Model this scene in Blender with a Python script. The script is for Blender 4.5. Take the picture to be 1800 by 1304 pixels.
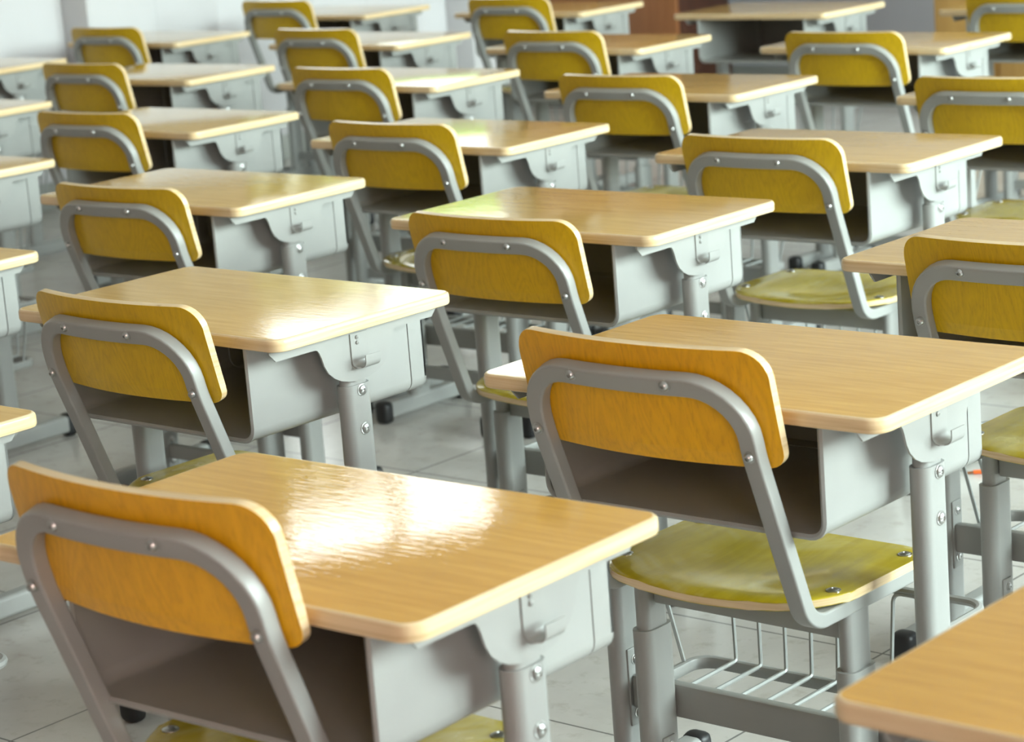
import bpy, bmesh, math, random
from mathutils import Vector, Matrix
R = random.Random(7)
PI = math.pi
S = bpy.context.scene
for o in list(bpy.data.objects): bpy.data.objects.remove(o)
COL = S.collection

# ------------------------------------------------------------------ camera
YAW, PITCH, ROLL, FPX = 0.72296, 0.22469, -0.07818, 4292.4
fw = Vector((-math.sin(YAW)*math.cos(PITCH), math.cos(YAW)*math.cos(PITCH), -math.sin(PITCH)))
r0 = Vector((math.cos(YAW), math.sin(YAW), 0)); u0 = r0.cross(fw)
rt = r0*math.cos(ROLL) + u0*math.sin(ROLL); up = u0*math.cos(ROLL) - r0*math.sin(ROLL)
cam = bpy.data.cameras.new('camera'); co = bpy.data.objects.new('camera', cam); COL.objects.link(co)
m = Matrix.Identity(4)
for i in range(3):
    m[i][0] = rt[i]; m[i][1] = up[i]; m[i][2] = -fw[i]
m[2][3] = 1.3415
co.matrix_world = m
cam.sensor_fit = 'HORIZONTAL'; cam.sensor_width = 36; cam.lens = FPX/1800*36
cam.clip_start = .05; cam.clip_end = 200
cam.dof.use_dof = True; cam.dof.focus_distance = 3.3; cam.dof.aperture_fstop = 8.0
S.camera = co

# ------------------------------------------------------------------ colour management
S.view_settings.view_transform = 'Standard'; S.view_settings.look = 'None'
S.view_settings.gamma = 1; S.view_settings.use_curve_mapping = False
S.view_settings.exposure = 0.34

# ------------------------------------------------------------------ world: bright hazy sky above a line of trees
W = bpy.data.worlds.new('sky'); S.world = W; W.use_nodes = True
nt = W.node_tree; nt.nodes.clear()
def wn(t, **k):
    n = nt.nodes.new(t)
    for a, b in k.items(): setattr(n, a, b)
    return n
tc = wn('ShaderNodeTexCoord'); sep = wn('ShaderNodeSeparateXYZ'); nt.links.new(tc.outputs['Generated'], sep.inputs[0])
noi = wn('ShaderNodeTexNoise'); noi.inputs['Scale'].default_value = 48; noi.inputs['Detail'].default_value = 4
nt.links.new(tc.outputs['Generated'], noi.inputs['Vector'])
def lk(a, b): nt.links.new(a, b)
def mth(op, a, b=None, c=None):
    n = wn('ShaderNodeMath', operation=op)
    for i, q in enumerate((a, b, c)):
        if q is None: continue
        if hasattr(q, 'links'): lk(q, n.inputs[i])
        else: n.inputs[i].default_value = q
    return n.outputs[0]
def wramp(fac, stops):
    r = wn('ShaderNodeValToRGB'); lk(fac, r.inputs[0]); el = r.color_ramp.elements
    for i, (p, c) in enumerate(stops):
        q = el[i] if i < 2 else el.new(p)
        q.position = p; q.color = (*c, 1)
    return r.outputs[0]
def wmix(f, a, b, mode='MIX'):
    n = wn('ShaderNodeMix', data_type='RGBA', blend_type=mode); lk(f, n.inputs[0]) if hasattr(f, 'links') else setattr(n.inputs[0], 'default_value', f)
    lk(a, n.inputs[6]); lk(b, n.inputs[7]); return n.outputs[2]
elev = mth('MULTIPLY_ADD', noi.outputs['Fac'], .08, sep.outputs['Z'])
azim = mth('DIVIDE', sep.outputs['X'], mth('ABSOLUTE', sep.outputs['Y']))
# open side: sunlit low bushes, then hazy white sky
low = wramp(elev, [(.08, (.04, .06, .02)), (.13, (.11, .21, .05)), (.155, (.22, .36, .13)), (.175, (.48, .62, .40)), (.215, (.95, 1.0, .96)), (.7, (.80, .94, 1.0))])
# planted side: tall dark olive trees with light showing between the trunks
gap = wn('ShaderNodeTexNoise'); gap.noise_dimensions = '1D'; gap.inputs['Scale'].default_value = 55; gap.inputs['Detail'].default_value = 2
lk(azim, gap.inputs['W'])
trees = wramp(gap.outputs['Fac'], [(.42, (.035, .038, .005)), (.55, (.065, .068, .016)), (.68, (.22, .25, .18))])
sky2 = wramp(elev, [(.245, (0, 0, 0)), (.30, (1, 1, 1))])
tall = wmix(sky2, trees, low)
side = wn('ShaderNodeMath', operation='MULTIPLY_ADD', use_clamp=True); lk(azim, side.inputs[0]); side.inputs[1].default_value = -12; side.inputs[2].default_value = -11.15
skycol = wmix(side.outputs[0], low, tall)
bg = wn('ShaderNodeBackground'); bg.inputs['Strength'].default_value = 5.0
nt.links.new(skycol, bg.inputs[0])
wo = wn('ShaderNodeOutputWorld'); nt.links.new(bg.outputs[0], wo.inputs[0])

# ------------------------------------------------------------------ daylight entering through the window openings, plus an added warm fill
def area(name, loc, rot, sx, sy, energy=None, color=(1, 1, 1), portal=False):
    l = bpy.data.lights.new(name, 'AREA'); l.shape = 'RECTANGLE'; l.size = sx; l.size_y = sy
    if portal: l.cycles.is_portal = True
    else: l.energy = energy; l.color = color
    o = bpy.data.objects.new(name, l); o.location = loc; o.rotation_euler = rot; COL.objects.link(o); return o
LX, RX, FY, BY, CZ = -7.4, 2.6, 9.4, -3.2, 3.3          # room planes
WZ0, WZ1 = 1.04, 3.12
LWIN = [(6.86, 8.58), (8.72, 9.22)]
RWIN = [(-2.6, -.9), (2.6, 4.5), (4.9, 6.8), (7.1, 8.8)]  # first right opening is unseen, added to carry the warm fill
for a, b in LWIN: area('daylight_portal', (LX-.12, (a+b)/2, (WZ0+WZ1)/2), (0, -PI/2, 0), WZ1-WZ0, b-a, portal=True)
for a, b in RWIN: area('added_warm_fill' if a < 0 else 'window_daylight', (RX+.22, (a+b)/2, (WZ0+WZ1)/2), (0, PI/2, 0), WZ1-WZ0, b-a, (125 if a < 0 else 320)*(b-a)/2, (1.0, .66, .58) if a < 0 else (.82, 1.0, .975))  # rearmost lamp is an added pinkish fill that brightens chair-side faces; no curtain exists

# ------------------------------------------------------------------ materials
def new_mat(name, base=(.5, .5, .5), rough=.5, metal=0, **k):
    mt = bpy.data.materials.new(name); mt.use_nodes = True
    b = mt.node_tree.nodes['Principled BSDF']
    b.inputs['Base Color'].default_value = (*base, 1); b.inputs['Roughness'].default_value = rough; b.inputs['Metallic'].default_value = metal
    for a, v in k.items(): b.inputs[a].default_value = v
    return mt, mt.node_tree, b
def N(t, typ, **k):
    n = t.nodes.new(typ)
    for a, v in k.items(): setattr(n, a, v)
    return n
def coords(t, scale, rnd=0.0):
    tc = N(t, 'ShaderNodeTexCoord'); mp = N(t, 'ShaderNodeMapping'); mp.inputs['Scale'].default_value = scale
    if rnd:
        oi = N(t, 'ShaderNodeObjectInfo'); va = N(t, 'ShaderNodeVectorMath', operation='MULTIPLY_ADD')
        cx = N(t, 'ShaderNodeCombineXYZ')
        for i in range(3): t.links.new(oi.outputs['Random'], cx.inputs[i])
        va.inputs[1].default_value = (rnd, rnd*.7, rnd*1.3)
        t.links.new(cx.outputs[0], va.inputs[0]); t.links.new(tc.outputs['Object'], va.inputs[2]); t.links.new(va.outputs[0], mp.inputs[0])
    else: t.links.new(tc.outputs['Object'], mp.inputs[0])
    return mp.outputs[0]
def noise(t, vec, scale, detail=3, rough=.5, dist=0):
    n = N(t, 'ShaderNodeTexNoise'); n.inputs['Scale'].default_value = scale; n.inputs['Detail'].default_value = detail
    n.inputs['Roughness'].default_value = rough; n.inputs['Distortion'].default_value = dist
    t.links.new(vec, n.inputs['Vector']); return n.outputs['Fac']
def ramp(t, fac, stops):
    r = N(t, 'ShaderNodeValToRGB'); t.links.new(fac, r.inputs[0]); el = r.color_ramp.elements
    for i, (p, c) in enumerate(stops):
        q = el[i] if i < 2 else el.new(p)
        q.position = p; q.color = (*c, 1) if len(c) == 3 else c
    return r.outputs[0]
def mix(t, a, b, fac, mode='MIX'):
    mx = N(t, 'ShaderNodeMix', data_type='RGBA', blend_type=mode)
    for v, i in ((fac, 0), (a, 6), (b, 7)):
        if hasattr(v, 'links'): t.links.new(v, mx.inputs[i])
        else: mx.inputs[i].default_value = v if i == 0 else (*v, 1)
    return mx.outputs[2]
def bump(t, b, h, strength, dist=.001):
    n = N(t, 'ShaderNodeBump'); n.inputs['Strength'].default_value = strength; n.inputs['Distance'].default_value = dist
    t.links.new(h, n.inputs['Height']); t.links.new(n.outputs[0], b.inputs['Normal'])

MAT = {}
# varnished desk top
mt, t, b = new_mat('varnished_top', rough=.16); MAT['top'] = mt
v = coords(t, (1.6, 22, 1), 9); g = noise(t, v, 5, 5, .6, .3)
c = ramp(t, g, [(.3, (.56, .325, .095)), (.7, (.70, .44, .145))])
v2 = coords(t, (3, 3, 3), 9); oi = N(t, 'ShaderNodeObjectInfo')
c = mix(t, c, oi.outputs['Color'], 1.0, 'MULTIPLY')
t.links.new(c, b.inputs['Base Color'])
v3 = coords(t, (9, 45, 1), 9); h = noise(t, v3, 3.2, 3, .55); v4 = coords(t, (5, 5, 1), 9); h2 = noise(t, v4, 2.2, 2)
hh = N(t, 'ShaderNodeMath', operation='ADD'); t.links.new(h, hh.inputs[0]); t.links.new(h2, hh.inputs[1])
bump(t, b, hh.outputs[0], .085, .003)
rr = ramp(t, noise(t, v2, 3, 4), [(.35, (.02,)*3), (.75, (.07,)*3)]); oi2 = N(t, 'ShaderNodeObjectInfo'); wr_ = N(t, 'ShaderNodeMath', operation='MULTIPLY_ADD'); wr_.inputs[1].default_value = -.30; wr_.inputs[2].default_value = .30
t.links.new(oi2.outputs['Alpha'], wr_.inputs[0])          # worn tops (object alpha below 1) are duller
ra_ = N(t, 'ShaderNodeMath', operation='ADD'); t.links.new(rr, ra_.inputs[0]); t.links.new(wr_.outputs[0], ra_.inputs[1])
t.links.new(ra_.outputs[0], b.inputs['Roughness'])
b.inputs['Specular IOR Level'].default_value = .45

# solid wood edging with fine layers
mt, t, b = new_mat('plywood_edge', rough=.24); MAT['edge'] = mt
v = coords(t, (6, 6, 240), 5); c = ramp(t, noise(t, v, 1.0, 3), [(.3, (.66, .47, .25)), (.62, (.80, .62, .38))])
v = coords(t, (18, 18, 60), 5); d = ramp(t, noise(t, v, 1.2, 4), [(.70, (1, 1, 1)), (.80, (.45, .30, .17))])
t.links.new(mix(t, c, d, .7, 'MULTIPLY'), b.inputs['Base Color'])

# yellow oak veneer (backrests); the tone of each board is its object colour
mt, t, b = new_mat('oak_veneer', rough=.30); MAT['veneer'] = mt
v = coords(t, (5.5, 5.5, 1.1), 13); n1 = noise(t, v, 1.6, 2, .5, .4)
mm = N(t, 'ShaderNodeMath', operation='MULTIPLY'); mm.inputs[1].default_value = 26; t.links.new(n1, mm.inputs[0])
sn = N(t, 'ShaderNodeMath', operation='FRACT'); t.links.new(mm.outputs[0], sn.inputs[0])
ring = ramp(t, sn.outputs[0], [(0, (.89, .87, .82)), (.65, (1.0, 1.0, 1.0)), (.97, (.93, .91, .86))])
v = coords(t, (90, 90, 5), 13); pores = ramp(t, noise(t, v, 3, 3, .6), [(.33, (.86, .82, .72)), (.5, (1, 1, 1))])
oi = N(t, 'ShaderNodeObjectInfo')
c = mix(t, oi.outputs['Color'], ring, 1, 'MULTIPLY'); c = mix(t, c, pores, .8, 'MULTIPLY')
t.links.new(c, b.inputs['Base Color']); b.inputs['Specular IOR Level'].default_value = .45

# worn olive seat veneer
mt, t, b = new_mat('worn_seat_veneer', rough=.18); MAT['seat'] = mt
v = coords(t, (5, 5, 5), 11); wv = noise(t, v, 1.5, 3, .5, 1.2)
c = ramp(t, wv, [(.36, (.50, .375, .010)), (.52, (.56, .43, .035)), (.70, (.66, .56, .18))])
v = coords(t, (40, 4, 4), 11); c = mix(t, c, ramp(t, noise(t, v, 2, 3), [(.35, (.85, .83, .75)), (.6, (1, 1, 1))]), .8, 'MULTIPLY')
t.links.new(c, b.inputs['Base Color'])
t.links.new(ramp(t, wv, [(.4, (.10,)*3), (.7, (.30,)*3)]), b.inputs['Roughness'])

# grey powder-coated steel
mt, t, b = new_mat('painted_steel', base=(.44, .455, .43), rough=.34); MAT['steel'] = mt
v = coords(t, (1, 1, 1), 5); bump(t, b, noise(t, v, 420, 2), .06, .0006)
c = ramp(t, noise(t, v, 9, 3), [(.3, (.315, .320, .308)), (.7, (.345, .350, .336))])
v = coords(t, (160, 160, 260), 17); c = mix(t, c, (.10, .09, .08), ramp(t, noise(t, v, 1.1, 3, .5), [(.80, (0, 0, 0)), (.83, (1, 1, 1))]))
t.links.new(c, b.inputs['Base Color'])
MAT['wire'] = new_mat('painted_wire', base=(.37, .385, .375), rough=.25)[0]
MAT['chrome'] = new_mat('zinc_screw', base=(.50, .50, .49), rough=.30, metal=1)[0]
MAT['rubber'] = new_mat('black_rubber', base=(.012, .012, .013), rough=.45)[0]

# floor tiles
mt, t, b = new_mat('floor_tile', rough=.22); MAT['floor'] = mt
tcn = N(t, 'ShaderNodeTexCoord'); sp = N(t, 'ShaderNodeSeparateXYZ'); t.links.new(tcn.outputs['Object'], sp.inputs[0])
def joint(out, off, pitch):
    a = N(t, 'ShaderNodeMath', operation='ADD'); a.inputs[1].default_value = -off; t.links.new(out, a.inputs[0])
    d = N(t, 'ShaderNodeMath', operation='DIVIDE'); d.inputs[1].default_value = pitch; t.links.new(a.outputs[0], d.inputs[0])
    p = N(t, 'ShaderNodeMath', operation='PINGPONG'); p.inputs[1].default_value = .5; t.links.new(d.outputs[0], p.inputs[0])
    l = N(t, 'ShaderNodeMath', operation='LESS_THAN'); l.inputs[1].default_value = .0042; t.links.new(p.outputs[0], l.inputs[0])
    return l.outputs[0]
jm = N(t, 'ShaderNodeMath', operation='MAXIMUM')
t.links.new(joint(sp.outputs['X'], -2.98, .485), jm.inputs[0]); t.links.new(joint(sp.outputs['Y'], 2.624, .485), jm.inputs[1])
v = coords(t, (1, 1, 1)); c = ramp(t, noise(t, v, 2.2, 5, .62, .6), [(.32, (.48, .45, .415)), (.55, (.56, .535, .50)), (.75, (.62, .60, .57))])
c = mix(t, c, ramp(t, noise(t, v, 26, 4, .65), [(.30, (.72, .68, .62)), (.46, (1, 1, 1))]), .55, 'MULTIPLY')
c = mix(t, c, (.17, .165, .155), jm.outputs[0])
t.links.new(c, b.inputs['Base Color'])

def plain(name, c1, c2, scale, rough):
    mt, t, b = new_mat(name, rough=rough)
    v = coords(t, (1, 1, 1)); t.links.new(ramp(t, noise(t, v, scale, 4), [(.3, c1), (.7, c2)]), b.inputs['Base Color']); return mt
MAT['wall'] = plain('white_wall', (.63, .615, .63), (.67, .655, .67), 2.0, .45)
mt, t, b = new_mat('tiled_dado_and_paint', rough=.45); MAT['dado'] = mt     # white tiles to sill height, tan paint above
tcn = N(t, 'ShaderNodeTexCoord'); sp = N(t, 'ShaderNodeSeparateXYZ'); t.links.new(tcn.outputs['Object'], sp.inputs[0])
gt = N(t, 'ShaderNodeMath', operation='GREATER_THAN'); gt.inputs[1].default_value = 1.0; t.links.new(sp.outputs['Z'], gt.inputs[0])
v = coords(t, (1, 1, 1)); tile = ramp(t, noise(t, v, 2, 4), [(.3, (.64, .625, .64)), (.7, (.69, .675, .69))])
jm = N(t, 'ShaderNodeMath', operation='MAXIMUM'); t.links.new(joint(sp.outputs['Y'], 6.97, .33), jm.inputs[0]); t.links.new(joint(sp.outputs['Z'], .1, .45), jm.inputs[1])
tile = mix(t, tile, (.55, .54, .55), jm.outputs[0])
t.links.new(mix(t, tile, (.36, .30, .225), gt.outputs[0]), b.inputs['Base Color'])
MAT['back'] = plain('cream_wall', (.50, .37, .31), (.54, .41, .34), 2.0, .6)
MAT['front'] = plain('front_wall', (.55, .55, .60), (.60, .60, .66), 2.0, .5)
MAT['ceil'] = plain('ceiling_white', (.70, .69, .70), (.74, .73, .74), 2.0, .7)
MAT['skirt'] = plain('grey_skirting', (.40, .41, .38), (.45, .46, .43), 4.0, .4)
MAT['alu'] = new_mat('window_aluminium', base=(.66, .68, .67), rough=.35, metal=.3)[0]
def wood(name, c1, c2, rough=.4):
    mt, t, b = new_mat(name, rough=rough)
    v = coords(t, (14, 14, 1.2), 3); t.links.new(ramp(t, noise(t, v, 2.2, 4, .55, .3), [(.3, c1), (.7, c2)]), b.inputs['Base Color']); return mt
MAT['brown'] = wood('red_brown_wood', (.235, .085, .028), (.32, .125, .045))
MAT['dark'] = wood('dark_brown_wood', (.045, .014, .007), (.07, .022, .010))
MAT['ochre'] = wood('ochre_wood', (.40, .22, .055), (.50, .29, .085))
MAT['orange'] = new_mat('orange_lacquer', base=(.80, .13, .02), rough=.4)[0]
mt = bpy.data.materials.new('window_glass'); mt.use_nodes = True; t = mt.node_tree; t.nodes.clear()
tr = N(t, 'ShaderNodeBsdfTransparent'); gl = N(t, 'ShaderNodeBsdfGlossy'); gl.inputs['Roughness'].default_value = .02
fr = N(t, 'ShaderNodeFresnel'); fr.inputs[0].default_value = 1.3; mx = N(t, 'ShaderNodeMixShader'); ou = N(t, 'ShaderNodeOutputMaterial')
t.links.new(fr.outputs[0], mx.inputs[0]); t.links.new(tr.outputs[0], mx.inputs[1]); t.links.new(gl.outputs[0], mx.inputs[2]); t.links.new(mx.outputs[0], ou.inputs[0])
MAT['glass'] = mt

# ------------------------------------------------------------------ mesh helpers
def link(name, bm, mats, parent=None, smooth=35):
    if not isinstance(mats, (list, tuple)): mats = [mats]
    bmesh.ops.recalc_face_normals(bm, faces=bm.faces)
    me = bpy.data.meshes.new(name); bm.to_mesh(me); bm.free()
    for q in mats: me.materials.append(MAT[q])
    if smooth:
        me.polygons.foreach_set('use_smooth', [True]*len(me.polygons)); me.set_sharp_from_angle(angle=math.radians(smooth))
    o = bpy.data.objects.new(name, me); COL.objects.link(o)
    if parent: o.parent = parent
    if smooth and name in ('back_frame', 'leg', 'leg_insert', 'drawer', 'foot', 'crossbar', 'bag_hook', 'backrest'):
        w = o.modifiers.new('weighted_normal', 'WEIGHTED_NORMAL'); w.keep_sharp = True; w.weight = 100
    return o
def box(bm, lo, hi, bev=0, seg=2, mi=0):
    v = [bm.verts.new((x, y, z)) for x in (lo[0], hi[0]) for y in (lo[1], hi[1]) for z in (lo[2], hi[2])]
    fs = [bm.faces.new([v[i] for i in q]) for q in ((0, 1, 3, 2), (4, 6, 7, 5), (0, 4, 5, 1), (2, 3, 7, 6), (0, 2, 6, 4), (1, 5, 7, 3))]
    for f in fs: f.material_index = mi
    if bev:
        es = list({e for f in fs for e in f.edges})
        r = bmesh.ops.bevel(bm, geom=es, offset=bev, segments=seg, affect='EDGES', profile=.5)
        for f in r['faces']: f.material_index = mi
def fillet(pts, rad, seg=7):
    pts = [Vector(p) for p in pts]; out = [pts[0]]
    if not isinstance(rad, (list, tuple)): rad = [rad]*(len(pts)-2)
    for i in range(1, len(pts)-1):
        a, p, c = pts[i-1], pts[i], pts[i+1]; r = rad[i-1]
        d1, d2 = (a-p).normalized(), (c-p).normalized(); ang = d1.angle(d2)
        if r <= 0 or ang > 3.1: out.append(p); continue
        tl = r/math.tan(ang/2); ctr = p + (d1+d2).normalized()*(r/math.sin(ang/2))
        s, e_ = p+d1*tl-ctr, p+d2*tl-ctr
        for k in range(seg+1): out.append(ctr + s.slerp(e_, k/seg).normalized()*r)
    out.append(pts[-1]); return out
def rrect(w, h, r, seg=3):
    out = []
    for sx, sy, a0 in ((1, 1, 0), (-1, 1, PI/2), (-1, -1, PI), (1, -1, 1.5*PI)):
        for k in range(seg+1):
            a = a0 + PI/2*k/seg; out.append((sx*(w/2-r)+r*math.cos(a), sy*(h/2-r)+r*math.sin(a)))
    return out
def circ(r, n=8): return [(r*math.cos(2*PI*i/n), r*math.sin(2*PI*i/n)) for i in range(n)]
def sweep(bm, path, sec, n0, mi=0, closed=False):
    path = [Vector(p) for p in path]; n = Vector(n0).normalized(); rings = []; L = len(path)
    pt = None
    for i, p in enumerate(path):
        if closed: tg = (path[(i+1) % L]-path[i-1]).normalized()
        else: tg = (path[min(i+1, L-1)]-path[max(i-1, 0)]).normalized()
        if pt is not None:
            q = pt.rotation_difference(tg); n = q @ n
        n = (n - tg*n.dot(tg)).normalized(); bn = tg.cross(n); pt = tg
        # widen at bends so the section keeps its size
        rings.append([bm.verts.new(p + n*a + bn*b_) for a, b_ in sec])
    m_ = len(sec)
    rng = range(L) if closed else range(L-1)
    for i in rng:
        A, B = rings[i], rings[(i+1) % L]
        for j in range(m_): bm.faces.new((A[j], A[(j+1) % m_], B[(j+1) % m_], B[j])).material_index = mi
    if not closed:
        bm.faces.new(rings[0]).material_index = mi; bm.faces.new(rings[-1][::-1]).material_index = mi
def extrude(bm, poly, f0, f1, mi=0):
    a = [bm.verts.new(f0(*p)) for p in poly]; b_ = [bm.verts.new(f1(*p)) for p in poly]; n = len(poly)
    for j in range(n): bm.faces.new((a[j], a[(j+1) % n], b_[(j+1) % n], b_[j])).material_index = mi
    bm.faces.new(a[::-1]).material_index = mi; bm.faces.new(b_).material_index = mi
def stadium(w, h, seg=8):            # long side w
    out = []; r = h/2
    for s, a0 in ((1, -PI/2), (-1, PI/2)):
        for k in range(seg+1):
            a = a0 + PI*k/seg; out.append((s*(w/2-r)+r*math.cos(a), r*math.sin(a)))
    return out
def bolt(bm, c, nrm, r=.006, h=.0045):
    c = Vector(c); n = Vector(nrm).normalized(); t1 = n.orthogonal().normalized(); t2 = n.cross(t1); sg = 12
    prof = [(1.25, -.0005), (1.25, .0008), (1.0, .0012), (.93, h*.62), (.62, h*.95), (.34, h), (.26, h*.66)]
    rg = [[bm.verts.new(c + n*z + (t1*math.cos(2*PI*i/sg)+t2*math.sin(2*PI*i/sg))*r*q) for i in range(sg)] for q, z in prof]
    for A, B in zip(rg, rg[1:]):
        for j in range(sg): bm.faces.new((A[j], A[(j+1) % sg], B[(j+1) % sg], B[j]))
    bm.faces.new(rg[0][::-1]); bm.faces.new(rg[-1])
def one(fn, *a, **k):
    bm = bmesh.new(); fn(bm, *a, **k); return bm
def empty(name, loc, rz=0):
    o = bpy.data.objects.new(name, None); COL.objects.link(o); o.location = loc; o.rotation_euler = (0, 0, rz); o.empty_display_size = .1; return o
def tag(o, label, cat, group=None):
    o['label'] = label; o['category'] = cat
    if group: o['group'] = group
    return o
def struct(o, label=None):
    o['kind'] = 'structure'
    if label: o['label'] = label
    return o
def copy_tree(o, parent=None):
    c = o.copy(); COL.objects.link(c)
    if parent: c.parent = parent
    for ch in list(o.children): copy_tree(ch, c)
    return c

# ------------------------------------------------------------------ the room
def wall_with_holes(name, x, thick, y0, y1, holes, mat):
    bm = bmesh.new(); lo, hi = min(x, x+thick), max(x, x+thick)
    box(bm, (lo, y0, 0), (hi, y1, WZ0)); box(bm, (lo, y0, WZ1), (hi, y1, CZ)); y = y0
    for a, b_ in holes + [(y1, y1)]:
        if a > y+1e-4: box(bm, (lo, y, WZ0), (hi, a, WZ1))
        y = b_
    return struct(link(name, bm, mat, smooth=0))
struct(link('floor', one(box, (LX-.2, BY-.2, -.06), (RX+.2, FY+.2, 0)), 'floor', smooth=0))
struct(link('ceiling', one(box, (LX-.2, BY-.2, CZ), (RX+.2, FY+.2, CZ+.1)), 'ceil', smooth=0))
wl = wall_with_holes('wall_left', LX, -.2, BY, FY, LWIN, 'dado')
wall_with_holes('wall_right', RX, .2, BY, FY, RWIN, 'back')
struct(link('wall_front', one(box, (LX-.2, FY, 0), (RX+.2, FY+.2, CZ)), 'front', smooth=0))
struct(link('wall_back', one(box, (LX-.2, BY-.2, 0), (RX+.2, BY, CZ)), 'back', smooth=0))
for i, (a, b_) in enumerate(((5.97, 6.63), (8.13, 8.30))):
    struct(link('trim_%d' % (i+1), one(box, (LX, a, 0), (LX+.15, b_, CZ if i == 0 else WZ0-.04), .006), 'dado'), 'white pillar standing out from the left wall' if i == 0 else 'low white pier below the left window')
def skirt(name, segs):
    bm = bmesh.new()
    for lo, hi in segs: box(bm, lo, hi, .003)
    struct(link(name, bm, 'skirt'))
skirt('baseboard_left', [((LX, BY, 0), (LX+.012, 5.97, .10)), ((LX, 6.63, 0), (LX+.012, 8.13, .10)), ((LX+.15, 5.97, 0), (LX+.162, 6.63, .10)), ((LX, 8.34, 0), (LX+.012, FY, .10))])
skirt('baseboard_front', [((LX, FY-.012, 0), (RX, FY, .10))])
def window(n, x, a, b_, thick):
    f = bmesh.new(); w = .045; cx = x+thick*.5
    def bar(y0, y1, z0, z1): box(f, (cx-.025, y0, z0), (cx+.025, y1, z1), .004)
    bar(a, b_, WZ0, WZ0+w); bar(a, b_, WZ1-w, WZ1); k = max(1, round((b_-a)/.72))
    for i in range(k+1):
        y = a + (b_-a-w)*i/k; bar(y, y+w, WZ0+w, WZ1-w)
    bar(a+w, b_-w, 2.35, 2.35+w)
    fo = struct(link('window_%d' % n, f, 'alu'))
    link('pane', one(box, (cx-.002, a+w/2, WZ0+w/2), (cx+.002, b_-w/2, WZ1-w/2)), 'glass', fo, 0)
    s = bmesh.new(); xi = x if thick > 0 else x
    box(s, (min(cx, x-.04*math.copysign(1, thick)), a, WZ0-.03), (max(cx, x-.04*math.copysign(1, thick)), b_, WZ0), .004)
    link('window_sill', s, 'wall', fo)
wi = 1
for a, b_ in LWIN: window(wi, LX, a, b_, -.2); wi += 1
for a, b_ in RWIN: window(wi, RX, a, b_, .2); wi += 1

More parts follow.
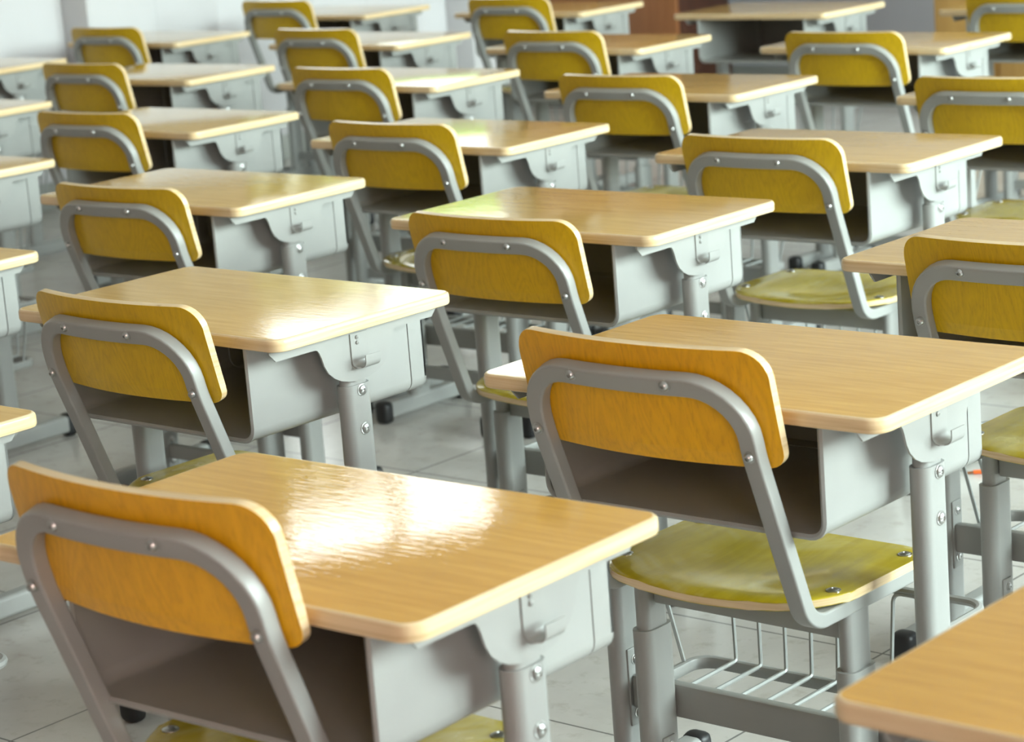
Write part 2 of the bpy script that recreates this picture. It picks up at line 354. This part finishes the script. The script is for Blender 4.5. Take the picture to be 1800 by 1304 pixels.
# ------------------------------------------------------------------ school desk
TOPZ, TH, DW, DD = .650, .0188, .60, .368
def make_desk():
    root = empty('school_desk', (0, 0, 0))
    # table top with rounded corners and a soft wooden edging
    bm = bmesh.new(); rings = []
    for ins, z in ((.004, TOPZ-TH), (.0012, TOPZ-TH+.0012), (0, TOPZ-TH+.004), (0, TOPZ-.006), (.0008, TOPZ-.0025), (.0028, TOPZ-.0006), (.0046, TOPZ-.00005), (.0052, TOPZ)):
        rings.append([bm.verts.new((p[0], p[1], z)) for p in rrect(DW-2*ins, DD-2*ins, .024-ins, 10)])
    for A, B in zip(rings, rings[1:]):
        for j in range(len(A)): bm.faces.new((A[j], A[(j+1) % len(A)], B[(j+1) % len(A)], B[j])).material_index = 1
    bm.faces.new(rings[0][::-1]).material_index = 1; bm.faces.new(rings[-1]).material_index = 0
    link('tabletop', bm, ['top', 'edge'], root, 24)
    # steel book drawer, open towards the chair
    hw, zb, zt, tk = .208, .492, TOPZ-TH, .004
    U = fillet([(-hw, 0, zt), (-hw, 0, zb), (hw, 0, zb), (hw, 0, zt)], .02, 5); Ui = fillet([(-hw+tk, 0, zt), (-hw+tk, 0, zb+tk), (hw-tk, 0, zb+tk), (hw-tk, 0, zt)], .016, 5)
    ring = [(p.x, p.z) for p in U] + [(p.x, p.z) for p in reversed(Ui)]
    bm = bmesh.new(); y0, y1 = -.184, .142
    nU = len(U)
    def shell(bm, y0, y1):
        A = [bm.verts.new((x, y0, z)) for x, z in ring]; B = [bm.verts.new((x, y1, z)) for x, z in ring]; n = len(ring)
        for j in range(n): bm.faces.new((A[j], B[j], B[(j+1) % n], A[(j+1) % n]))
        for j in range(nU-1):
            for Q in (A, B): bm.faces.new((Q[j], Q[j+1], Q[n-2-j], Q[n-1-j]))
    shell(bm, y0, y1)
    for i in range(nU-1):   # rolled front lip
        pass
    sweep(bm, [Vector((p.x*.997, y0+.001, p.z+.002)) for p in U], circ(.0042, 6), (0, 1, 0))
    dr = link('drawer', bm, 'steel', root)
    bm = bmesh.new(); shell(bm, y1+.0022, .176); poly = [(p.x, p.z) for p in U]
    extrude(bm, poly, lambda x, z: (x, .172, z), lambda x, z: (x, .176, z))
    link('back_panel', bm, 'steel', dr)
    for s in (-1, 1):
        # bracket: top flange with chamfered ends and an S-curved plate down to the leg
        ly = -.013; xo = .258
        half = [(.172, zt), (.172, zt-.004), (.160, zt-.017), (.084, zt-.017), (.079, zt-.0185), (.0755, zt-.023), (.072, zt-.031), (.068, zt-.044), (.061, zt-.056), (.050, zt-.066), (.036, zt-.073), (.018, zt-.0775), (.006, zt-.079)]
        poly = [(y, z) for y, z in half] + [(-y, z) for y, z in reversed(half)]
        bm = bmesh.new()
        extrude(bm, poly, lambda y, z: (s*(xo-.003), ly+y, z), lambda y, z: (s*xo, ly+y, z))
        box(bm, (min(s*.205, s*xo), ly-.15, zt-.003), (max(s*.205, s*xo), ly+.15, zt-.0002))
        br = link('side_bracket', bm, 'steel', root, 30)
        # bag hook: riveted plate bent into a J
        prof = fillet([(xo+.002, 0, zt-.008), (xo+.002, 0, zt-.056), (xo+.024, 0, zt-.056), (xo+.024, 0, zt-.038)], .009, 5)
        tk2 = .0016; inn = fillet([(xo+.002-tk2, 0, zt-.008), (xo+.002-tk2, 0, zt-.056-tk2), (xo+.024+tk2, 0, zt-.056-tk2), (xo+.024+tk2, 0, zt-.038)], .009+tk2, 5)
        bm = bmesh.new(); L_ = [(p.x, p.z) for p in prof] + [(p.x, p.z) for p in reversed(inn)]; nn = len(L_); h_ = len(prof)
        ra = [bm.verts.new((s*x, -.027+(.005 if x > xo+.012 else 0), z)) for x, z in L_]; rb = [bm.verts.new((s*x, .008, z)) for x, z in L_]
        for j in range(nn): bm.faces.new((ra[j], ra[(j+1) % nn], rb[(j+1) % nn], rb[j]))
        for Q in (ra, rb):
            for j in range(h_-1): bm.faces.new((Q[j], Q[j+1], Q[nn-2-j], Q[nn-1-j]))
        for dz in (.014, .022): bolt(bm, (s*(xo+.003), -.014, zt-dz), (s, 0, 0), .0024, .002)
        link('bag_hook', bm, 'steel', br, 40)
        # leg
        bm = bmesh.new(); so = stadium(.054, .029); si = stadium(.046, .022)
        lx = s*.242
        extrude(bm, so, lambda y, x: (lx+x, ly+y, .04), lambda y, x: (lx+x, ly+y, .546))
        lg = link('leg', bm, 'steel', root, 40)
        extrude(bm2 := bmesh.new(), si, lambda y, x: (lx+x, ly+y, .47), lambda y, x: (lx+x, ly+y, zt-.003))
        link('leg_insert', bm2, 'steel', lg, 40)
        for z in (.537, .479): link('bolt', one(bolt, (s*.2567, ly+.003, z), (s, 0, 0), .0075, .005), 'chrome', lg)
        bm = bmesh.new()
        box(bm, (min(s*.225, s*.2295), ly-.014, .125), (max(s*.225, s*.2295), ly+.014, .235), .002)
        pl = link('mounting_plate', bm, 'steel', lg)
        for z in (.142, .218): link('screw', one(bolt, (s*.225, ly, z), (-s, 0, 0), .006, .004), 'chrome', lg)
        # foot rail with rubber caps
        bm = bmesh.new(); box(bm, (s*.25-.017, -.138, .010), (s*.25+.017, .142, .050), .008, 3)
        ft = link('foot', bm, 'steel', root)
        for y0_, y1_ in ((-.158, -.125), (.130, .162)):
            link('foot_cap', one(box, (s*.25-.0195, y0_, 0), (s*.25+.0195, y1_, .054), .012, 3), 'rubber', ft)
    bm = bmesh.new(); box(bm, (-.227, -.022, .150), (.227, -.004, .198), .005); link('crossbar', bm, 'steel', root)
    # wire book basket
    bm = bmesh.new(); rz, lz = .328, .182
    sweep(bm, fillet([(-.244, -.006, rz), (-.244, .118, rz), (.244, .118, rz), (.244, -.006, rz)], .032), circ(.0058, 8), (0, 0, 1))
    sweep(bm, fillet([(-.205, -.01, lz), (-.205, .108, lz), (.205, .108, lz), (.205, -.01, lz)], .03), rrect(.018, .012, .004, 2), (0, 0, 1))
    bk = link('basket', bm, 'steel', root)
    bm = bmesh.new(); wr = circ(.0030, 6)
    for i in range(4):
        x0 = -.145+.041*2*i; x1 = x0+.041
        top = rz-.004
        sweep(bm, fillet([(x0, -.006, lz+.008), (x0, .108, lz+.008), (x0*1.05, .115, top), (x1*1.05, .115, top), (x1, .108, lz+.008), (x1, -.006, lz+.008)], [.006, .012, .012, .006], 4), wr, (1, 0, 0))
    for s in (-1, 1):
        sweep(bm, fillet([(s*.205, .022, lz), (s*.244, .022, rz-.004), (s*.244, .072, rz-.004), (s*.205, .072, lz)], .012, 4), wr, (0, 1, 0))
    link('basket_wires', bm, 'wire', bk)
    return root

# ------------------------------------------------------------------ school chair
def frame_y(z):     # centre line of the leaning back tubes
    if z > .58: return -.2175-(z-.58)*.225
    return -.2175+(.58-z)*.372
BOW = .019
def make_chair():
    root = empty('school_chair', (0, 0, 0))
    zb = .664; sx = .159
    pts = [(sx, .105, .349), (sx, frame_y(.349), .349), (sx, frame_y(.58), .58), (sx, frame_y(zb), zb), (-sx, frame_y(zb), zb), (-sx, frame_y(.58), .58), (-sx, frame_y(.349), .349), (-sx, .105, .349)]
    path = fillet(pts, [.04, .25, .068, .068, .25, .04], 9)
    dense = []
    for a, b_ in zip(path, path[1:]):
        k = 8 if (abs(a.x-b_.x) > .1) else 1
        for i in range(k): dense.append(a.lerp(b_, i/k))
    dense.append(path[-1])
    dense = [Vector((p.x, p.y - (BOW*(1-(p.x/sx)**2) if p.z > .55 else 0), p.z)) for p in dense]
    bm = bmesh.new(); sweep(bm, dense, rrect(.0245, .020, .0035, 3), (1, 0, 0))
    fr = link('back_frame', bm, 'steel', root, 40)
    for x, z in ((-sx, .58), (sx, .58), (-.070, zb), (.070, zb)):
        y = frame_y(z)-.010-(BOW*(1-(x/sx)**2) if z > .6 else 0)
        bm = bmesh.new(); bolt(bm, (x, y, z), (0, -1, -.25), .0062, .006); link('screw', bm, 'chrome', fr)
    # curved backrest board in front of the tubes
    hw, z0, z1, th = .187, .560, .706, .0105; rc0, rc1 = .022, .034
    xs = []
    for k in range(8): xs.append(-hw + rc1*(1-math.cos(k/7*PI/2)))
    n = 12; xs += [(-hw+rc1) + 2*(hw-rc1)*i/n for i in range(1, n)]; xs += [-q for q in reversed(xs[:8])]
    bm = bmesh.new(); NT = 8; grid = []
    for x in xs:
        d1 = max(0, abs(x)-(hw-rc1)); d0 = max(0, abs(x)-(hw-rc0))
        hi = z1-rc1+math.sqrt(max(0, rc1**2-d1**2)); lo = z0+rc0-math.sqrt(max(0, rc0**2-d0**2))
        colm = []
        for k in range(NT+1):
            z = lo+(hi-lo)*k/NT; yb = frame_y(z)+.0115-BOW*(1-(x/sx)**2)
            colm.append((Vector((x, yb, z)), Vector((x, yb+th, z+th*.22))))
        grid.append(colm)
    B = [[bm.verts.new(q[0]) for q in c_] for c_ in grid]; F = [[bm.verts.new(q[1]) for q in c_] for c_ in grid]
    nx = len(xs)
    for i in range(nx-1):
        for k in range(NT):
            bm.faces.new((B[i][k], B[i+1][k], B[i+1][k+1], B[i][k+1])); bm.faces.new((F[i][k], F[i][k+1], F[i+1][k+1], F[i+1][k]))
    loop = [(i, 0) for i in range(nx)] + [(nx-1, k) for k in range(1, NT+1)] + [(i, NT) for i in range(nx-2, -1, -1)] + [(0, k) for k in range(NT-1, 0, -1)]
    for (a, c_), (a2, c2) in zip(loop, loop[1:]+loop[:1]):
        f = bm.faces.new((B[a][c_], B[a2][c2], F[a2][c2], F[a][c_])); f.material_index = 1
    rim = [e_ for e_ in bm.edges if len(e_.link_faces) == 2 and {f.material_index for f in e_.link_faces} == {0, 1}]
    r = bmesh.ops.bevel(bm, geom=rim, offset=.0014, segments=2, affect='EDGES', profile=.5, clamp_overlap=True)
    link('backrest', bm, ['veneer', 'edge'], root, 32)
    # dished seat
    hw = .182; bm = bmesh.new(); xs = [-hw*math.cos(PI*i/26) for i in range(27)]; NT = 12; grid = []
    for x in xs:
        q = abs(x)/hw
        ylo = -.152 + .028*q**2 + .055*max(0, (q-.62)/.38)**2.6
        yhi = .118 - .030*max(0, (q-.8)/.2)**2.5
        colm = []
        for k in range(NT+1):
            y = ylo+(yhi-ylo)*k/NT; v_ = (y+.03)/.11
            z = .375 - .011*max(0, 1-(x/.13)**2)*max(0, 1-v_*v_) - .006*max(0, (-y-.10)/.05)**2*max(0, 1-q*q)
            colm.append((Vector((x, y, z-.0115)), Vector((x, y, z))))
        grid.append(colm)
    B = [[bm.verts.new(q[0]) for q in c_] for c_ in grid]; F = [[bm.verts.new(q[1]) for q in c_] for c_ in grid]; nx = len(xs)
    for i in range(nx-1):
        for k in range(NT):
            bm.faces.new((B[i][k], B[i][k+1], B[i+1][k+1], B[i+1][k])); bm.faces.new((F[i][k], F[i+1][k], F[i+1][k+1], F[i][k+1]))
    loop = [(i, 0) for i in range(nx)] + [(nx-1, k) for k in range(1, NT+1)] + [(i, NT) for i in range(nx-2, -1, -1)] + [(0, k) for k in range(NT-1, 0, -1)]
    for (a, c_), (a2, c2) in zip(loop, loop[1:]+loop[:1]):
        f = bm.faces.new((B[a][c_], B[a2][c2], F[a2][c2], F[a][c_])); f.material_index = 1
    rim = [e_ for e_ in bm.edges if len(e_.link_faces) == 2 and {f.material_index for f in e_.link_faces} == {0, 1}]
    bmesh.ops.bevel(bm, geom=rim, offset=.002, segments=2, affect='EDGES', profile=.5, clamp_overlap=True)
    st = link('seat', bm, ['seat', 'edge'], root, 50)
    for x in (-.160, .160):
        for y in (-.074, .086): link('bolt', one(bolt, (x, y, .3753), (0, 0, 1), .0075, .003), 'chrome', st)
    link('seat_rail', one(box, (-.146, -.043, .300), (.146, -.023, .336), .004), 'steel', root)
    for s in (-1, 1):
        lx, ly = s*.159, -.033
        so, si = stadium(.062, .031), stadium(.050, .022)
        bm = bmesh.new(); extrude(bm, so, lambda y, x: (lx+x, ly+y, .04), lambda y, x: (lx+x, ly+y, .288)); lg = link('leg', bm, 'steel', root, 40)
        bm = bmesh.new(); extrude(bm, si, lambda y, x: (lx+x, ly+y, .16), lambda y, x: (lx+x, ly+y, .340)); link('leg_insert', bm, 'steel', lg, 40)
        bm = bmesh.new(); box(bm, (min(s*.141, s*.1455), ly-.013, .060), (max(s*.141, s*.1455), ly+.013, .136), .002); link('mounting_plate', bm, 'steel', lg)
        for z in (.074, .122): link('screw', one(bolt, (s*.141, ly+.002, z), (-s, 0, 0), .0055, .004), 'chrome', lg)
        bm = bmesh.new(); box(bm, (lx-.017, -.150, .010), (lx+.017, .108, .048), .008, 3); ft = link('foot', bm, 'steel', root)
        for y0_, y1_ in ((-.170, -.137), (.096, .128)):
            link('foot_cap', one(box, (lx-.0195, y0_, 0), (lx+.0195, y1_, .052), .012, 3), 'rubber', ft)
    link('crossbar', one(box, (-.143, ly-.009, .082), (.143, ly+.009, .112), .004), 'steel', root)
    return root

DESKS = {'A': (-1.7363, 1.6594, .0196), 'B': (-2.7374, 2.4666, -.017), 'C': (-1.7392, 2.4433, .0026), 'D': (-2.712, 3.2859, -.0023), 'E': (-3.7049, 3.2912, .0045), 'F': (-3.6808, 4.0521, .0058), 'G': (-2.6926, 4.0443, 0), 'H': (-3.6741, 4.8772, .0024), 'I': (-1.7137, 3.2242, 0), 'J': (-4.7059, 4.0947, -.0045), 'K': (-5.6877, 4.9633, .0024), 'L': (-4.6852, 4.9303, 0), 'M': (-3.6479, 5.7911, -.0017), 'N': (-4.6252, 5.7455, 0), 'P': (-2.6546, 4.8958, 0), 'V': (-3.6327, 6.7283, -.001), 'Q': (-5.6483, 5.8197, 0), 'S': (-5.6525, 6.7546, 0), 'T': (-6.654, 6.7231, .0012), 'U': (-6.7392, 5.8609, 0), 'a': (-6.8023, 5.0731, 0), 'b': (-5.757, 4.1598, 0), 'c': (-4.7222, 3.3266, 0), 'd': (-3.7302, 2.4808, 0), 'e': (-2.736, 1.6783, 0), 'r': (-.7237, 1.6787, 0), 'O': (-4.5954, 6.6622, 0)}
CHAIRS = {'A': (-1.7387, 1.64, .0072, .0538), 'B': (-2.7095, 2.4469, -.0244, -.0015), 'C': (-1.7419, 2.4234, -.0123, .0229), 'D': (-2.6998, 3.2521, .0045, -.0218), 'E': (-3.6753, 3.2695, .0105, -.012), 'F': (-3.6611, 4.0321, .0029, .0008), 'G': (-2.6811, 4.0244, -.0161, -.0025), 'H': (-3.6732, 4.8522, .005, -.003), 'I': (-1.676, 3.2052, 0, 0), 'J': (-4.7096, 4.0556, .0099, -.0012), 'K': (-5.7255, 4.8931, -.0025, .0049), 'L': (-4.6719, 4.9104, -.0021, -.0015), 'M': (-3.6267, 5.7711, 0, -.0059), 'N': (-4.6017, 5.7256, 0, .0026), 'P': (-2.6734, 4.875, 0, 0), 'Q': (-5.6541, 5.7997, 0, .0024), 'S': (-5.6327, 6.7347, 0, .0029), 'T': (-6.7052, 6.6485, -.009, .0124), 'U': (-6.7392, 5.8409, .0059, .0043), 'V': (-3.6092, 6.7077, 0, 0)}
# each label singles out one thing in the picture
DLAB = {
 'A': 'nearest desk at lower left, varnished wooden top with broad white window glare',
 'B': 'sharp desk at middle left, wooden top with pale streaky reflection on its right end',
 'C': 'large desk right of centre with wire basket showing under the olive chair seat',
 'D': 'central desk of the photo, wooden top glaring white at its far left corner',
 'E': 'wooden desk directly above the sharp middle left desk in the photo',
 'F': 'desk directly above the central desk, top mirroring pale green window light',
 'G': 'plain tan desk directly above the large right of centre desk in the photo',
 'H': 'brown-topped desk second above the large right of centre desk in the photo',
 'I': 'desk cut off by the right photo edge, tan top corner at mid height',
 'J': 'wooden desk second above the sharp middle left desk in the photo',
 'K': 'beige wooden desk third above the sharp middle left desk in the photo',
 'L': 'desk second above the central desk, its top striped by bright window reflection',
 'M': 'brown-topped desk at top right, to the lower right of the chairless desk',
 'N': 'brown-topped desk near top centre, to the lower left of the chairless desk',
 'O': 'chairless desk at top right with its dark open drawer fully visible',
 'P': 'desk at the right photo edge, only its pale left corner beside a chair back',
 'V': 'desk in the top right corner, its left tip before the ochre podium',
 'Q': 'pale beige desk third above the central desk in the photo',
 'S': 'small desk at top centre standing before the red-brown cabinet',
 'T': 'frontmost pale desk along the white left wall, fourth above the central desk',
 'U': 'pale desk at top left standing beside the white wall pillar',
 'a': 'desk end at the left photo edge, topmost of those cut off there',
 'b': 'desk end at the left photo edge, second from top of those cut off',
 'c': 'desk end at the left photo edge, third from top of those cut off',
 'd': 'desk end at the left photo edge, fourth from top of those cut off',
 'e': 'desk end at the left photo edge, lowest of those cut off there',
 'r': 'nearest desk at lower right, only a blurred orange-brown corner of its top showing',
}
CLAB = {
 'A': 'nearest yellow-orange chair at lower left corner, raised high before the glaring desk',
 'B': 'sharp yellow chair at middle left, tucked under the desk with streaky reflection',
 'C': 'large orange-yellow chair right of centre, its olive seat visible under the desk',
 'D': 'yellow chair in the middle of the photo, before the central desk',
 'E': 'yellow chair directly above the sharp middle left chair in the photo',
 'F': 'yellow chair directly above the central chair, before the pale green mirroring desk',
 'G': 'yellow chair at upper right, its pale seat and bent tube showing below',
 'H': 'yellow chair second above the large orange-yellow chair right of centre',
 'I': 'yellow chair cut off by the right photo edge at mid height',
 'J': 'yellow chair second above the sharp middle left chair in the photo',
 'K': 'yellow chair third above the sharp middle left chair in the photo',
 'L': 'yellow chair second above the central chair, before the brightly striped desk',
 'M': 'yellow chair at top right, to the lower right of the chairless desk',
 'N': 'yellow chair near top centre, to the lower left of the chairless desk',
 'P': 'yellow chair at the right photo edge, upper of the two big ones cut off',
 'V': 'chair cut off in the top right corner before the ochre podium',
 'Q': 'small yellow chair third above the central chair in the photo',
 'S': 'small yellow chair at top centre before the red-brown cabinet',
 'T': 'frontmost small yellow chair near the white left wall, fourth above the central chair',
 'U': 'small yellow chair at top left standing in front of the white pillar',
}
# board tones: the nearer boards are more orange, the others more lemon
TONE = {'A': (.86, .46, .014), 'C': (.83, .43, .004), 'D': (.72, .43, .006), 'B': (.69, .44, .007), 'I': (.70, .44, .003)}
WORN = {'B': .74, 'E': .93, 'C': .85}
FRAME = {'C': (0, 0), 'A': (.013, .008), 'B': (.016, .008), 'E': (.014, .008), 'D': (.009, .004), 'G': (.005, 0)}   # how the frame is screwed to each top
TOPS = {'A': 1.05, 'C': 1.05, 'I': 1.02}
proto = make_desk()
for i, (k, (x, y, a)) in enumerate(DESKS.items()):
    o = copy_tree(proto)
    o.location = (x, y, 0); o.rotation_euler = (0, 0, a)
    tag(o, DLAB[k], 'desk', 'school desks standing in rows')
    tone = {'r': (1.0, .86, .50), 'A': (1.03, .90, .58), 'C': (1.0, .94, .76)}.get(k, (1, 1, .98))
    fx, fy = FRAME.get(k, (.010, .006)); sy = TOPS.get(k, 1.0)
    for ch in o.children:
        if ch.name.startswith('tabletop'): ch.color = (*tone, WORN.get(k, 1)); ch.scale.y = sy; ch.location.y = -(sy-1)*DD/2
        else: ch.location.x += fx; ch.location.y += fy
desk_proto = proto; proto = make_chair(); UPPER = ('backrest', 'back_frame', 'seat', 'seat_rail')
for i, (k, (x, y, a, dz)) in enumerate(CHAIRS.items()):
    o = copy_tree(proto)
    o.location = (x, y, 0); o.rotation_euler = (0, 0, a)
    tag(o, CLAB[k], 'chair', 'school chairs tucked under the desks')
    for ch in o.children:
        nm = ch.name.split('.')[0]
        if nm in UPPER: ch.location.z += dz               # each chair is set to its own height
        if nm == 'leg':
            for g in ch.children:
                if g.name.startswith('leg_insert'): g.location.z += dz
        if nm == 'backrest': ch.color = (*TONE.get(k, (.68, .435, .008)), 1)
def drop(o):
    for c_ in list(o.children): drop(c_)
    bpy.data.objects.remove(o)
drop(proto); drop(desk_proto)

# ------------------------------------------------------------------ things at the front of the room
cb = tag(empty('cabinet', (-6.90, 8.78, 0)), 'red-brown wooden cabinet with dark side standing at the front wall', 'cabinet')
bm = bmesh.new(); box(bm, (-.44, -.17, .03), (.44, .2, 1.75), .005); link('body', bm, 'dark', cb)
for s in (-1, 1):
    d = link('door', one(box, (min(s*.003, s*.435), -.19, .05), (max(s*.003, s*.435), -.168, 1.72), .004), 'brown', cb)
    link('door_knob', one(bolt, (s*.05, -.19, .9), (0, -1, 0), .014, .02), 'chrome', d)
link('plinth', one(box, (-.43, -.16, 0), (.43, .19, .035)), 'dark', cb)
pd = tag(empty('podium', (-4.74, 8.62, 0)), 'ochre wooden podium at the front of the room, top right corner', 'podium')
bm = bmesh.new(); box(bm, (-.44, -.02, .03), (.44, .26, 1.02), .006); link('body', bm, 'ochre', pd)
for x0, x1 in ((-.43, -.17), (-.14, .14), (.17, .43)):
    link('front_panel', one(box, (x0, -.036, .06), (x1, -.0195, .98), .006), 'ochre', pd)
link('podium_top', one(box, (-.48, -.06, 1.02), (.48, .28, 1.05), .006), 'ochre', pd)
link('plinth', one(box, (-.43, -.01, 0), (.43, .25, .035)), 'dark', pd)
st = tag(empty('pencil_stub', (-2.396, 4.07, 0), .65), 'tiny orange pencil stub lying on the floor tiles at right', 'pencil')
bm = bmesh.new(); sweep(bm, [(-.004, 0, .0045), (.026, 0, .0045)], circ(.0045, 6), (0, 0, 1)); link('shaft', bm, 'orange', st)
bm = bmesh.new(); sweep(bm, [(-.016, 0, .0035), (-.0042, 0, .0045)], circ(.0028, 6), (0, 0, 1)); link('tip', bm, 'brown', st)
